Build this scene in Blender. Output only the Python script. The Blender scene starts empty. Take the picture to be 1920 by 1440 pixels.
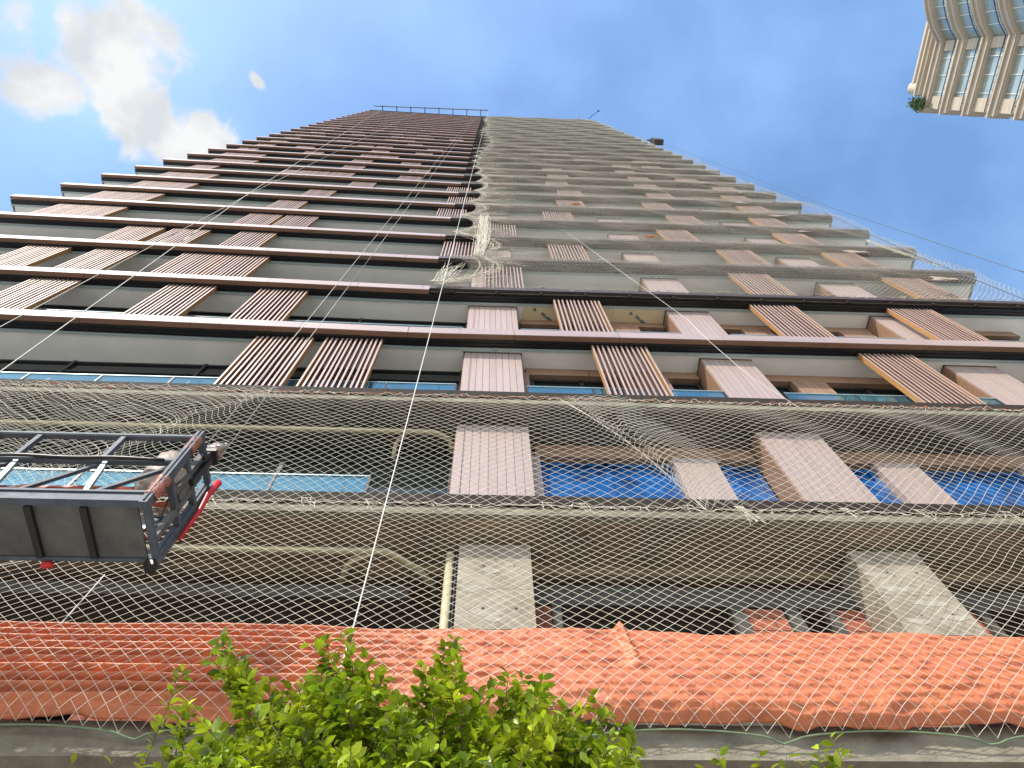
import bpy, math, random
import numpy as np
from mathutils import Matrix, Vector

sc = bpy.context.scene
COL = sc.collection
rnd = random.Random(7)
rng = np.random.default_rng(11)
SUN = Vector((-0.46, -0.66, 0.70)).normalized()      # direction towards the sun

# ---------------------------------------------------------------- camera
cam_d = bpy.data.cameras.new('camera')
cam = bpy.data.objects.new('camera', cam_d); COL.objects.link(cam)
cam_d.sensor_width = 36.0
cam_d.lens = 1331.0 * 36.0 / 1920.0
cam_d.clip_start = 0.05; cam_d.clip_end = 6000
M = Matrix(((0.9989181, -0.0263643, -0.0383086), (-0.0393042, -0.9189261, -0.3924665), (-0.0248556, 0.3935476, -0.9189682)))
M = Matrix((M[0], M[1], M[2]))
# rows: world axes in camera space -> world = R @ cam
R4 = M.to_4x4(); R4.translation = Vector((0, 0, 1.6))
cam.matrix_world = R4
sc.camera = cam

# ---------------------------------------------------------------- world
w = bpy.data.worlds.new('World'); sc.world = w; w.use_nodes = True
nt = w.node_tree; nt.nodes.clear()
def wn(t, **k):
    n = nt.nodes.new(t)
    for a, b in k.items(): setattr(n, a, b)
    return n
out = wn('ShaderNodeOutputWorld'); bg = wn('ShaderNodeBackground'); sky = wn('ShaderNodeTexSky')
sky.sky_type = 'NISHITA'; sky.sun_disc = False
el = math.asin(SUN.z)
sky.sun_elevation = el; sky.sun_rotation = math.atan2(SUN.x, SUN.y)
sky.air_density = 1.3; sky.dust_density = 1.2; sky.ozone_density = 1.6
bg.inputs['Strength'].default_value = 0.145
geo = wn('ShaderNodeTexCoord')
def vmath(op, a=None, b=None):
    n = wn('ShaderNodeVectorMath', operation=op)
    for i, v in enumerate((a, b)):
        if v is None: continue
        if isinstance(v, (tuple, list, Vector)): n.inputs[i].default_value = tuple(v)
        else: nt.links.new(v, n.inputs[i])
    return n
def fmath(op, a=None, b=None, c=None, clamp=False):
    n = wn('ShaderNodeMath', operation=op); n.use_clamp = clamp
    for i, v in enumerate((a, b, c)):
        if v is None: continue
        if isinstance(v, (int, float)): n.inputs[i].default_value = v
        else: nt.links.new(v, n.inputs[i])
    return n.outputs[0]
dirv = geo.outputs['Generated']
nz = wn('ShaderNodeTexNoise'); nz.inputs['Scale'].default_value = 11; nz.inputs['Detail'].default_value = 9
nz.inputs['Roughness'].default_value = 0.58; nz.inputs['Distortion'].default_value = 0.35
nt.links.new(dirv, nz.inputs['Vector'])
nz2 = wn('ShaderNodeTexNoise'); nz2.inputs['Scale'].default_value = 4; nz2.inputs['Detail'].default_value = 6
nt.links.new(dirv, nz2.inputs['Vector'])
def ray(u, v):
    d = M @ Vector((u - 960, -(v - 720), -1331)); d.normalize(); return d
def blob(u, v, su, sv, rot=0.0):
    # soft elliptical patch of sky around a direction
    c = ray(u, v)
    ex = (ray(u + 50 * math.cos(rot), v + 50 * math.sin(rot)) - c).normalized()
    ey = c.cross(ex).normalized()
    df = vmath('SUBTRACT', dirv, c).outputs[0]
    x = fmath('DIVIDE', vmath('DOT_PRODUCT', df, ex).outputs['Value'], su)
    y = fmath('DIVIDE', vmath('DOT_PRODUCT', df, ey).outputs['Value'], sv)
    r2 = fmath('ADD', fmath('MULTIPLY', x, x), fmath('MULTIPLY', y, y))
    return fmath('POWER', 2.718, fmath('MULTIPLY', r2, -1.0))
b1 = fmath('MAXIMUM', fmath('MAXIMUM', blob(205, 125, .072, .066, .5), blob(105, 170, .062, .040)), blob(258, 215, .112, .046, .5))
b1 = fmath('MAXIMUM', b1, fmath('MULTIPLY', blob(480, 150, .012, .008, .9), .95))
b1 = fmath('MAXIMUM', b1, fmath('MULTIPLY', blob(372, 246, .055, .035, .6), .98))
m = fmath('ADD', fmath('MULTIPLY', b1, 1.6), fmath('MULTIPLY', fmath('MULTIPLY', fmath('SUBTRACT', nz.outputs['Fac'], .5), 4.2), fmath('MULTIPLY', b1, 4.0, clamp=True)))
mr = wn('ShaderNodeMapRange'); mr.interpolation_type = 'SMOOTHSTEP'
mr.inputs['From Min'].default_value = .42; mr.inputs['From Max'].default_value = 1.15
nt.links.new(m, mr.inputs['Value'])
# thin veil over the whole sky, more of it to the left
veil = wn('ShaderNodeMapRange'); veil.inputs['From Min'].default_value = .40; veil.inputs['From Max'].default_value = .78
veil.inputs['To Max'].default_value = .30
nt.links.new(nz2.outputs['Fac'], veil.inputs['Value'])
veil2 = fmath('MULTIPLY', blob(60, 120, .26, .22), .12)
vsum = fmath('ADD', veil.outputs[0], veil2, clamp=True)
sh = wn('ShaderNodeTexNoise'); sh.inputs['Scale'].default_value = 16; sh.inputs['Detail'].default_value = 5
nt.links.new(dirv, sh.inputs['Vector'])
cc = wn('ShaderNodeMixRGB'); cc.inputs[1].default_value = (2.45, 2.58, 2.68, 1); cc.inputs[2].default_value = (3.15, 3.18, 3.2, 1)
shr = wn('ShaderNodeMapRange'); shr.inputs['From Min'].default_value = .38; shr.inputs['From Max'].default_value = .6
nt.links.new(sh.outputs['Fac'], shr.inputs['Value']); nt.links.new(shr.outputs[0], cc.inputs[0])
hsv = wn('ShaderNodeHueSaturation'); hsv.inputs['Saturation'].default_value = 1.15; hsv.inputs['Value'].default_value = 1.0
nt.links.new(sky.outputs[0], hsv.inputs['Color'])
mx0 = wn('ShaderNodeMixRGB'); nt.links.new(vsum, mx0.inputs[0]); nt.links.new(hsv.outputs[0], mx0.inputs[1]); mx0.inputs[2].default_value = (2.6, 4.0, 6.2, 1)
mx = wn('ShaderNodeMixRGB'); nt.links.new(mr.outputs[0], mx.inputs[0]); nt.links.new(mx0.outputs[0], mx.inputs[1]); nt.links.new(cc.outputs[0], mx.inputs[2])
nt.links.new(mx.outputs[0], bg.inputs['Color']); nt.links.new(bg.outputs[0], out.inputs['Surface'])

# ---------------------------------------------------------------- sun, exposure
sd = bpy.data.lights.new('sun', 'SUN'); sd.energy = 2.7; sd.angle = math.radians(0.5); sd.color = (1.0, .93, .82)
so = bpy.data.objects.new('sun', sd); COL.objects.link(so)
so.rotation_euler = SUN.to_track_quat('Z', 'Y').to_euler(); so.location = (-30, -50, 60)
sc.view_settings.view_transform = 'Standard'; sc.view_settings.look = 'None'
sc.view_settings.exposure = 1.05; sc.view_settings.gamma = 1.0
sc.cycles.max_bounces = 6; sc.cycles.diffuse_bounces = 4; sc.cycles.transparent_max_bounces = 8

# ================================================================ materials
def mat(name, col, rough=.7, metal=0.0, var=0.0, vscale=6.0, col2=None, bump=0.0, bscale=40.0, spec=.5, stretch=None, trans=0.0, island=0.0):
    m = bpy.data.materials.new(name); m.use_nodes = True
    t = m.node_tree; p = t.nodes['Principled BSDF']
    p.inputs['Base Color'].default_value = (*col, 1); p.inputs['Roughness'].default_value = rough
    p.inputs['Metallic'].default_value = metal; p.inputs['Specular IOR Level'].default_value = spec
    tc = t.nodes.new('ShaderNodeTexCoord'); mp = t.nodes.new('ShaderNodeMapping')
    t.links.new(tc.outputs['Object'], mp.inputs[0])
    if stretch: mp.inputs['Scale'].default_value = stretch
    last = None
    if var or col2:
        n = t.nodes.new('ShaderNodeTexNoise'); n.inputs['Scale'].default_value = vscale; n.inputs['Detail'].default_value = 8
        n.inputs['Roughness'].default_value = .62
        t.links.new(mp.outputs[0], n.inputs['Vector'])
        r = t.nodes.new('ShaderNodeMapRange'); r.inputs['From Min'].default_value = .32; r.inputs['From Max'].default_value = .68
        t.links.new(n.outputs['Fac'], r.inputs['Value'])
        mix = t.nodes.new('ShaderNodeMixRGB'); t.links.new(r.outputs[0], mix.inputs[0])
        c2 = col2 if col2 else tuple(c * (1 - var) for c in col)
        mix.inputs[1].default_value = (*c2, 1); mix.inputs[2].default_value = (*col, 1)
        last = mix.outputs[0]
    if island:
        g = t.nodes.new('ShaderNodeNewGeometry')
        mr_ = t.nodes.new('ShaderNodeMapRange'); mr_.inputs['To Min'].default_value = 1 - island; mr_.inputs['To Max'].default_value = 1 + island
        t.links.new(g.outputs['Random Per Island'], mr_.inputs['Value'])
        vm = t.nodes.new('ShaderNodeVectorMath'); vm.operation = 'SCALE'
        if last: t.links.new(last, vm.inputs[0])
        else: vm.inputs[0].default_value = col
        t.links.new(mr_.outputs[0], vm.inputs['Scale']); last = vm.outputs[0]
    if last: t.links.new(last, p.inputs['Base Color'])
    if bump:
        n2 = t.nodes.new('ShaderNodeTexNoise'); n2.inputs['Scale'].default_value = bscale; n2.inputs['Detail'].default_value = 6
        t.links.new(mp.outputs[0], n2.inputs['Vector'])
        b = t.nodes.new('ShaderNodeBump'); b.inputs['Strength'].default_value = bump; b.inputs['Distance'].default_value = .02
        t.links.new(n2.outputs['Fac'], b.inputs['Height']); t.links.new(b.outputs[0], p.inputs['Normal'])
    if trans:
        tr = t.nodes.new('ShaderNodeBsdfTranslucent')
        if last: t.links.new(last, tr.inputs['Color'])
        else: tr.inputs['Color'].default_value = (*col, 1)
        ms = t.nodes.new('ShaderNodeMixShader'); ms.inputs[0].default_value = trans
        t.links.new(p.outputs[0], ms.inputs[1]); t.links.new(tr.outputs[0], ms.inputs[2])
        t.links.new(ms.outputs[0], t.nodes['Material Output'].inputs['Surface'])
    return m
MT = dict(
    slate=mat('frame_sunlit_side', (.42, .21, .07), .5, var=.15, vscale=3),  # end slats: sunlight on their outer sides is put into the ochre
    slatb=mat('slat_shaded_side', (.13, .062, .035), .5, var=.2, vscale=3, island=.1),  # same slats, darkened in colour for the shade between neighbours
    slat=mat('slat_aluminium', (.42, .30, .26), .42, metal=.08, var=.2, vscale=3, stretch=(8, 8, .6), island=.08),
    fasciab=mat('fascia_shaded_underside', (.25, .13, .075), .5, var=.2, vscale=2, island=.06),  # darker copy of the cladding, shade from below put into the colour
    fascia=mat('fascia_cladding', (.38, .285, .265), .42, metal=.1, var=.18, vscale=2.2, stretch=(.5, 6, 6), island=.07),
    clad=mat('board_cladding', (.39, .30, .27), .42, metal=.1, var=.14, vscale=5, stretch=(10, 10, .5), island=.05),
    wood=mat('wood_cladding', (.30, .175, .11), .55, var=.35, vscale=4, stretch=(1, 1, 9), island=.1),
    steel=mat('dark_steel_edge', (.040, .032, .026), .75, spec=.12, metal=.0, var=.45, vscale=5, stretch=(1, 4, 4)),
    black=mat('black_channel', (.010, .010, .012), .45, var=.3, vscale=4),
    lip=mat('dark_flashing', (.05, .035, .03), .5),
    drip=mat('pale_drip_strip', (.36, .44, .42), .5, var=.1),
    soffit=mat('painted_soffit', (.86, .84, .77), .8, var=.14, vscale=.9, bump=.15, bscale=3),
    dsoffit=mat('raw_dark_soffit', (.075, .062, .05), .9, var=.5, vscale=2.5, bump=.6, bscale=9),
    bsoffit=mat('raw_brown_soffit', (.26, .175, .10), .9, col2=(.12, .085, .058), vscale=1.2, bump=.5, bscale=8),
    conc=mat('concrete', (.27, .245, .19), .9, col2=(.13, .115, .085), vscale=3.0, bump=.6, bscale=18),
    concc=mat('column_concrete', (.33, .295, .235), .88, col2=(.20, .17, .125), vscale=3.0, bump=.5, bscale=22),
    stain=mat('lime_stain', (.37, .34, .28), .9, var=.25, vscale=9),
    brick=mat('red_block', (.36, .10, .05), .9, col2=(.20, .065, .04), vscale=7, bump=.5, bscale=30, island=.15),
    mortar=mat('grey_mortar', (.085, .08, .07), .95, var=.3),
    glass=mat('dark_glazing', (.012, .018, .018), .06, var=.2, vscale=1),
    frame=mat('black_frame', (.018, .018, .018), .4),
    bluef=mat('blue_film', (.006, .12, .38), .25, col2=(.004, .025, .10), vscale=3.5, bump=.4, bscale=6),
    tile=mat('bounce_tile', (.55, .52, .46), .6, var=.1, vscale=2),  # pale tone of the added floor that throws light upwards
    rail=mat('balustrade_glass', (.16, .40, .52), .04, metal=.75, var=.25, vscale=1.2, island=.12),  # blue of the reflected sky is put into the base colour
    railcap=mat('rail_cap', (.42, .52, .52), .3, metal=.6),
    pipe=mat('pvc_pipe', (.52, .46, .29), .5, var=.3, vscale=4),
    net=mat('net_twine', (.66, .62, .50), .9, var=.15, vscale=2),
    net2=mat('net_twine_old', (.74, .69, .57), .9, var=.25, vscale=1.5),
    ocord=mat('orange_cord', (.50, .13, .04), .8, var=.3),
    gcord=mat('green_cord', (.16, .22, .13), .8),
    rope=mat('white_rope', (.68, .64, .58), .8),
    wire=mat('steel_wire', (.40, .38, .36), .5, metal=.3),
    dwire=mat('dark_wire', (.06, .10, .16), .5, metal=.2),
    galv=mat('grey_painted_steel', (.115, .135, .16), .65, spec=.3, metal=.1, var=.4, vscale=7, bump=.1),
    plate=mat('mottled_grey_plate', (.13, .13, .12), .7, var=.45, vscale=4, bump=.3),  # mottled dark grey steel
    ptape=mat('pink_tape', (.62, .23, .17), .45, var=.3, vscale=9, bump=.5, bscale=30, trans=.3),
    red=mat('red_plastic', (.62, .015, .02), .4, var=.2),
    bag=mat('milky_plastic', (.60, .50, .42), .35, var=.3, vscale=6, bump=.8, bscale=20, trans=.35),
    plastic=mat('grey_blue_plastic', (.25, .34, .37), .3, col2=(.32, .2, .17), vscale=3, bump=.9, bscale=16),
    tarp=mat('orange_tarp', (.66, .205, .085), .40, col2=(.47, .14, .07), vscale=5, bump=.6, bscale=22, trans=.12),
    body=mat('building_core', (.10, .085, .07), .9, var=.2),
    stone=mat('beige_stone', (.52, .44, .34), .8, var=.15, vscale=.5, island=.05),
    stoned=mat('beige_stone_joint', (.22, .18, .14), .9),
    nglass=mat('pale_green_glass', (.44, .52, .50), .12, metal=.3, var=.35, vscale=.5, island=.2),
    nrev=mat('olive_reveal', (.085, .078, .055), .8),
    white=mat('white_trim', (.70, .68, .62), .6),
    ground=mat('paving', (.58, .555, .51), .9, var=.25, vscale=.4, bump=.3),
    asphalt=mat('asphalt', (.05, .05, .052), .9, var=.25, vscale=2, bump=.4),
    kerb=mat('kerb_concrete', (.30, .29, .27), .9, var=.2),
    line=mat('white_paint', (.75, .75, .72), .7),
    gyp=mat('yellow_gypsum_board', (.72, .60, .36), .85, var=.08, vscale=1),
    ink=mat('blue_ink', (.03, .10, .17), .7),
    bark=mat('twig_bark', (.13, .085, .05), .9, var=.3, vscale=20),
    leaf=mat('fresh_leaf', (.40, .46, .02), .24, col2=(.10, .20, .012), vscale=6, island=.55, trans=.30, bump=.15, bscale=60),
    leafd=mat('tower_leaf', (.06, .10, .03), .6, island=.4, trans=.2),
)

def see_through(m, tint, f):
    t = m.node_tree; o = t.nodes['Material Output']; src = o.inputs['Surface'].links[0].from_socket
    tr = t.nodes.new('ShaderNodeBsdfTransparent'); tr.inputs['Color'].default_value = (*tint, 1)
    ms = t.nodes.new('ShaderNodeMixShader'); ms.inputs[0].default_value = f
    t.links.new(src, ms.inputs[1]); t.links.new(tr.outputs[0], ms.inputs[2]); t.links.new(ms.outputs[0], o.inputs['Surface'])
see_through(MT['rail'], (.80, .92, .95), .55)
# ================================================================ mesh helpers
def bend(X):
    return np.where(X < -1.4, (X + 1.4) * .0165, np.where(X > -1.0, -(X + 1.0) * .005, 0.0))
class MB:
    def __init__(s): s.v = []; s.f = []; s.mi = []; s.n = 0
    def add(s, V, Fc, mi=0):
        s.v.append(np.asarray(V, float)); s.f += [tuple(i + s.n for i in f) for f in Fc]; s.mi += [mi] * len(Fc); s.n += len(V)
    def box(s, x0, x1, y0, y1, z0, z1, mi=0, nx=1):
        if nx > 1:      # long boxes are cut along X so that the wing bend can follow them
            xs = np.linspace(x0, x1, nx + 1); V = []; Fc = []
            for x in xs: V += [(x, y0, z0), (x, y1, z0), (x, y1, z1), (x, y0, z1)]
            for i in range(nx):
                a = 4 * i; b = a + 4
                for k in range(4):
                    l = (k + 1) % 4; Fc.append((a + k, b + k, b + l, a + l))
            Fc.append((0, 1, 2, 3)); e = 4 * nx; Fc.append((e + 3, e + 2, e + 1, e))
            s.add(V, Fc, mi); return
        V = [(x0, y0, z0), (x1, y0, z0), (x1, y1, z0), (x0, y1, z0), (x0, y0, z1), (x1, y0, z1), (x1, y1, z1), (x0, y1, z1)]
        s.add(V, [(0, 3, 2, 1), (4, 5, 6, 7), (0, 1, 5, 4), (1, 2, 6, 5), (2, 3, 7, 6), (3, 0, 4, 7)], mi)
    def bar(s, p, q, wd, ht, mi=0, up=(0, 0, 1)):
        p = Vector(p); q = Vector(q); d = (q - p).normalized(); u = Vector(up)
        if abs(d.dot(u)) > .95: u = Vector((1, 0, 0))
        a = d.cross(u).normalized() * wd / 2; b = a.cross(d).normalized() * ht / 2
        V = [p - a - b, p + a - b, p + a + b, p - a + b, q - a - b, q + a - b, q + a + b, q - a + b]
        s.add([tuple(x) for x in V], [(0, 3, 2, 1), (4, 5, 6, 7), (0, 1, 5, 4), (1, 2, 6, 5), (2, 3, 7, 6), (3, 0, 4, 7)], mi)
    def tube(s, pts, r, n=8, mi=0, r2=None):
        pts = [Vector(p) for p in pts]; V = []; Fc = []
        u = Vector((0.31, .2, .93))
        for i, p in enumerate(pts):
            d = (pts[min(i + 1, len(pts) - 1)] - pts[max(i - 1, 0)]).normalized()
            a = d.cross(u).normalized(); b = d.cross(a)
            rr = r if r2 is None else r + (r2 - r) * i / (len(pts) - 1)
            for k in range(n):
                t = 2 * math.pi * k / n; V.append(tuple(p + (a * math.cos(t) + b * math.sin(t)) * rr))
        for i in range(len(pts) - 1):
            for k in range(n):
                l = (k + 1) % n; Fc.append((i * n + k, i * n + l, (i + 1) * n + l, (i + 1) * n + k))
        Fc.append(tuple(range(n))[::-1]); Fc.append(tuple((len(pts) - 1) * n + k for k in range(n)))
        s.add(V, Fc, mi)
    def build(s, name, mats, parent=None, bent=False, smooth=False):
        V = np.concatenate(s.v)
        if bent: V = V.copy(); V[:, 1] += bend(V[:, 0])
        me = bpy.data.meshes.new(name); me.from_pydata(V.tolist(), [], s.f)
        if not isinstance(mats, (list, tuple)): mats = [mats]
        for m_ in mats: me.materials.append(m_)
        if len(mats) > 1: me.polygons.foreach_set('material_index', s.mi)
        if smooth: me.polygons.foreach_set('use_smooth', [True] * len(me.polygons))
        me.update()
        o = bpy.data.objects.new(name, me); COL.objects.link(o)
        if parent: o.parent = parent
        return o
def segs_obj(name, P, Q, r, m, parent=None, sides=3, bent=False):
    P = np.asarray(P, float).copy(); Q = np.asarray(Q, float).copy()
    if bent: P[:, 1] += bend(P[:, 0]); Q[:, 1] += bend(Q[:, 0])
    d = Q - P; L = np.linalg.norm(d, axis=1, keepdims=True); L[L == 0] = 1; d /= L
    ref = np.where(np.abs(d[:, 1:2]) > .9, [[1., 0, 0]], [[0., 1., 0]])
    a = np.cross(d, ref); a /= np.linalg.norm(a, axis=1, keepdims=True); b = np.cross(d, a)
    n = len(P); rr = np.broadcast_to(np.asarray(r, float).reshape(-1, 1), (n, 1))
    V = np.empty((n, 2 * sides, 3))
    for k in range(sides):
        t = 2 * math.pi * k / sides + .5
        o_ = (a * math.cos(t) + b * math.sin(t)) * rr
        V[:, k] = P - d * rr * .5 + o_; V[:, sides + k] = Q + d * rr * .5 + o_
    base = np.arange(n)[:, None, None] * 2 * sides
    f = np.array([[k, (k + 1) % sides, sides + (k + 1) % sides, sides + k] for k in range(sides)])[None]
    Fc = (base + f).reshape(-1)
    me = bpy.data.meshes.new(name); me.vertices.add(n * 2 * sides); me.vertices.foreach_set('co', V.reshape(-1))
    nf = n * sides; me.loops.add(nf * 4); me.loops.foreach_set('vertex_index', Fc.astype(np.int32))
    me.polygons.add(nf); me.polygons.foreach_set('loop_start', np.arange(nf, dtype=np.int32) * 4)
    me.polygons.foreach_set('loop_total', np.full(nf, 4, dtype=np.int32)); me.update(calc_edges=True)
    me.materials.append(m)
    ob = bpy.data.objects.new(name, me); COL.objects.link(ob)
    if parent: ob.parent = parent
    return ob
def tag(o, label=None, cat=None, group=None, kind=None):
    if label: o['label'] = label
    if cat: o['category'] = cat
    if group: o['group'] = group
    if kind: o['kind'] = kind
    return o
def empty(name, loc, label, cat, group=None):
    o = bpy.data.objects.new(name, None); COL.objects.link(o); o.location = loc; o.empty_display_size = .3
    bpy.context.view_layer.update()
    return tag(o, label, cat, group)
def keep(parent):
    # children were built in world coordinates: cancel the parent's offset
    for o in [c for c in COL.objects if c.parent is parent]:
        o.matrix_parent_inverse = Matrix.Translation(-parent.location)
def smooth_noise(x, z, s=1.0, seed=0):
    r_ = np.random.default_rng(seed); o = 0
    for k in range(6):
        a, b, c = r_.uniform(.5, 2.2), r_.uniform(.5, 2.2), r_.uniform(0, 6.28)
        o = o + np.sin((x * a * r_.choice([-1, 1]) + z * b) / s * 2 + c)
    return o / 6

# ================================================================ setting: ground
def plane_obj(name, x0, x1, y0, y1, z, m):
    b = MB(); b.add([(x0, y0, z), (x1, y0, z), (x1, y1, z), (x0, y1, z)], [(0, 1, 2, 3)]); o = b.build(name, m); o['kind'] = 'structure'; return o
plane_obj('ground', -1500, 1500, -1500, 1500, -.15, MT['ground'])
plane_obj('road', -400, 400, -12, -3.5, -.146, MT['asphalt'])
b = MB(); b.box(-400, 400, -3.2, 4.3, -.14, 0); pv = b.build('pavement', MT['ground']); pv['kind'] = 'structure'
b = MB(); b.box(-400, 400, -3.4, -3.203, -.14, .01); kb = b.build('kerb', MT['kerb']); kb['kind'] = 'structure'
b = MB()
for i in range(-20, 20): b.add([(i * 8, -7.8, -.142), (i * 8 + 4, -7.8, -.142), (i * 8 + 4, -7.65, -.142), (i * 8, -7.65, -.142)], [(0, 1, 2, 3)])
rm = b.build('road_marking', MT['line']); rm['kind'] = 'structure'

# ================================================================ the tower under construction
H = 3.07
def Zk(k): return 11.93 + H * (k - 2)
NTOP = 32
XL, XR = -16.45, 13.75
T = empty('high_rise_building', (0, 10, 0), 'tall brown residential tower under construction with slatted balconies and raw concrete base', 'building')
Ft = 4.55          # front of the slab edges
b = MB(); b.box(XL + 1.0, XR - .8, 5.75, 22, Zk(1) - .2, Zk(32) - .6); b.box(-11, 13, 6.3, 22, 0, Zk(0) - .2)
b.build('core_wall', MT['body'], T)
FE = -1.36          # the cladded fascia stops here above the netted right half
for k in range(0, NTOP + 1):
    z = Zk(k); bt = k >= 3; x0, x1 = (XL, XR) if bt else (XL + .0, XR + 0)
    nx = 24
    b = MB(); zb = z - (.33 if k >= 3 else .36)
    if k == 0: zb = 5.31
    if k == NTOP: b.box(x0, x1, Ft + .16, 22, z - .3, z + .25, nx=nx)
    else: b.box(x0, x1, Ft + (.03 if k < 3 else .13), (6.3 if k else 21.9), zb, (z - .012 if k else 5.62), nx=nx)
    slab = b.build('floor_slab', MT['conc'], T, bent=bt)
    if k == 0:
        slab['label'] = 'weathered concrete ground floor beam'
        b = MB(); b.box(x0, x1, Ft + .2, 21.8, 5.27, 5.306); o = b.build('raw_soffit', MT['bsoffit'], slab)
        continue
    if k < NTOP and k >= 2:
        b = MB(); b.box(x0 + .2, x1 - .2, 4.70, 5.349, z - .008 if k < 3 else z - .010, z + .006, nx=nx); b.build('bounce_floor', MT['tile'], slab, bent=bt)  # unseen pale floor layer, added to bounce light onto the soffits
    # steel angle along the slab edge
    b = MB()
    if k < 3: b.box(x0, x1, Ft, Ft + .028, z - .21, z, nx=nx); b.box(x0, x1, Ft + .002, Ft + .12, z, z + .012, nx=nx)
    else:
        b.box(FE if k > 3 else XR - .02, XR, Ft, Ft + .125, z - .20, z, nx=12)
        b.box(x0, x1, Ft + .02, Ft + .125, z, z + .03, nx=nx)
    b.build('edge_trim', MT['steel'] if k < 3 else MT['lip'], slab, bent=bt)
    # soffit under this slab (ceiling of the storey below)
    b = MB(); mt = MT['soffit'] if k >= 3 else (MT['dsoffit'] if k == 2 else MT['bsoffit'])
    zs = zb
    if k >= 3:
        b.box(x0 + .1, x1 - .1, 4.885, 5.9, zs - .03, zs - .002, nx=nx)
        b.build('soffit_panel', mt, slab, bent=bt)
        b = MB(); b.box(x0, x1, 4.82, 4.88, zs - .05, zs - .004, nx=nx); b.build('drip_strip', MT['drip'], slab, bent=bt)
        b = MB(); b.box(x0, x1, 4.665, 4.815, zs - .012, zs - .003, nx=nx)
        for yy in (4.665, 4.73, 4.80): b.box(x0, x1, yy, yy + .012, zs - .045, zs - .0125, nx=nx)
        b.build('shutter_track', MT['black'], slab, bent=bt)
    else:
        b.box(x0, x1, 4.66, 5.9, zs - .03, zs - .002)
        if k == 2: b.box(-16, 13, 5.12, 5.30, zs - .14, zs - .031)
        else:
            xx = -15.5
            while xx < 12.5: b.box(xx, xx + .018, 4.67, 5.01, zs - .038, zs - .0305); b.box(xx + .4, xx + .44, 5.085, 5.245, zs - .07, zs - .0305); xx += 1.22
            b.box(-16, 13, 5.02, 5.08, zs - .05, zs - .031); b.box(-16, 13, 5.25, 5.34, zs - .2, zs - .031)
        b.build('raw_soffit', mt, slab)
    # cladded fascia in panels
    if 3 <= k < NTOP:
        b = MB(); xe = XR if k == 3 else FE; off = (k * .77) % 2.07 + (.2 if k == 3 else 0); x = XL - 2.07 + off
        while x < xe:
            a0 = max(x + .004, XL); a1 = min(x + 2.07 - .004, xe)
            if a1 - a0 > .05:
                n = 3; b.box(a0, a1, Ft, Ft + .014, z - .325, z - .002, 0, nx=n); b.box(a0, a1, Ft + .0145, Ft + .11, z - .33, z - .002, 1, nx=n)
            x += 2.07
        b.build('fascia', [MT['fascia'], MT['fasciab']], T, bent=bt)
        if k > 3:        # bare brackets and rails where the fascia is not on yet
            b = MB(); b.box(FE + .004, XR, Ft + .06, Ft + .10, z - .32, z - .205, nx=12)
            xx = FE + .5
            while xx < XR: b.box(xx, xx + .06, Ft + .03, Ft + .14, z - .34, z - .19); xx += 1.05
            b.build('bare_bracket', MT['steel'], T, bent=bt)
# parapet roof edge
b = MB(); b.box(XL, XR, Ft + .1, Ft + .35, Zk(32) + .252, Zk(32) + .9, nx=24); b.build('parapet', MT['lip'], T, bent=True)

# glazing behind the balconies
def glazing(k, x0, x1, top, y=5.36, step=1.9, m='glass', parent=T, bent_=True, bottom=None):
    b = MB(); z0 = Zk(k) if bottom is None else bottom
    b.box(x0, x1, y, y + .03, z0, top, nx=8); g = b.build('glazing', MT[m], parent, bent=bent_)
    b = MB(); x = x0
    while x < x1 + .01: b.box(x - .03, x + .03, y - .05, y - .002, z0, top); x += (x1 - x0) / max(1, round((x1 - x0) / step))
    for zz in (top - .06, top - .5): b.box(x0, x1, y - .035, y - .003, zz, zz + .05, nx=8)
    b.build('window_frame', MT['frame'], g, bent=bent_)
for k in range(1, NTOP):
    top = Zk(k + 1) - (.365 if k >= 2 else .47)
    glazing(k, XL + 1.05, (-.46 if k < 4 else -.5), top, bent_=(k >= 3), step=2.3)
    if k >= 4: glazing(k, .82, XR - .9, top, bent_=True)
# the lower storeys right of the first column: wood piers, headers and blue film
for k in (1, 2, 3):
    top = Zk(k + 1) - (.365 if k >= 2 else .47); z0 = Zk(k); bt = k == 3
    hb = .32 if k > 1 else .40
    b = MB(); x = .80
    for a, c in ((.80, 2.02), (2.03, 4.2), (5.27, 7.2), (7.21, 9.2), (10.2, 12.8)): b.box(a, c, 5.22, 5.34, top - hb, top - .004)
    b.build('wood_header', MT['wood'], T, bent=bt)
    for a, c in ((.72, .86), (2.88, 3.55), (6.0, 6.68), (8.35, 9.1)):
        if k == 1 or a != .72:
            b = MB(); n = max(1, int((c - a) / .11)); s_ = (c - a) / n
            for i in range(n): b.box(a + i * s_ + .002, a + (i + 1) * s_ - .002, 5.20, 5.33, z0, top - hb - .003 if k > 1 else top - hb - .003)
            b.build('clad_pier', MT['wood'] if k > 1 else MT['clad'], T, bent=bt)
    if k == 2:
        b = MB(); b.box(.74, .84, 5.18, 5.34, z0, top - hb - .003); b.build('clad_pier', MT['wood'], T)
    for a, c in ((.87, 2.87), (3.56, 4.2), (5.27, 5.99), (6.69, 8.34), (9.11, 12.7)):
        b = MB(); b.box(a, c, 5.35, 5.37, z0, top - hb + .02); g = b.build('glazing', MT['bluef' if k == 1 else 'glass'], T, bent=bt)
        b = MB()
        n = 2 if c - a > 1.2 else 1
        for i in range(n + 1): xx = a + (c - a - .07) * i / n; b.box(xx, xx + .07, 5.31, 5.345, z0, top - hb + .01)
        b.box(a + .071, c - .071, 5.31, 5.345, top - hb - .10, top - hb - .03)
        b.build('window_frame', MT['bluef'] if k == 1 else MT['frame'], g, bent=bt)
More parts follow.
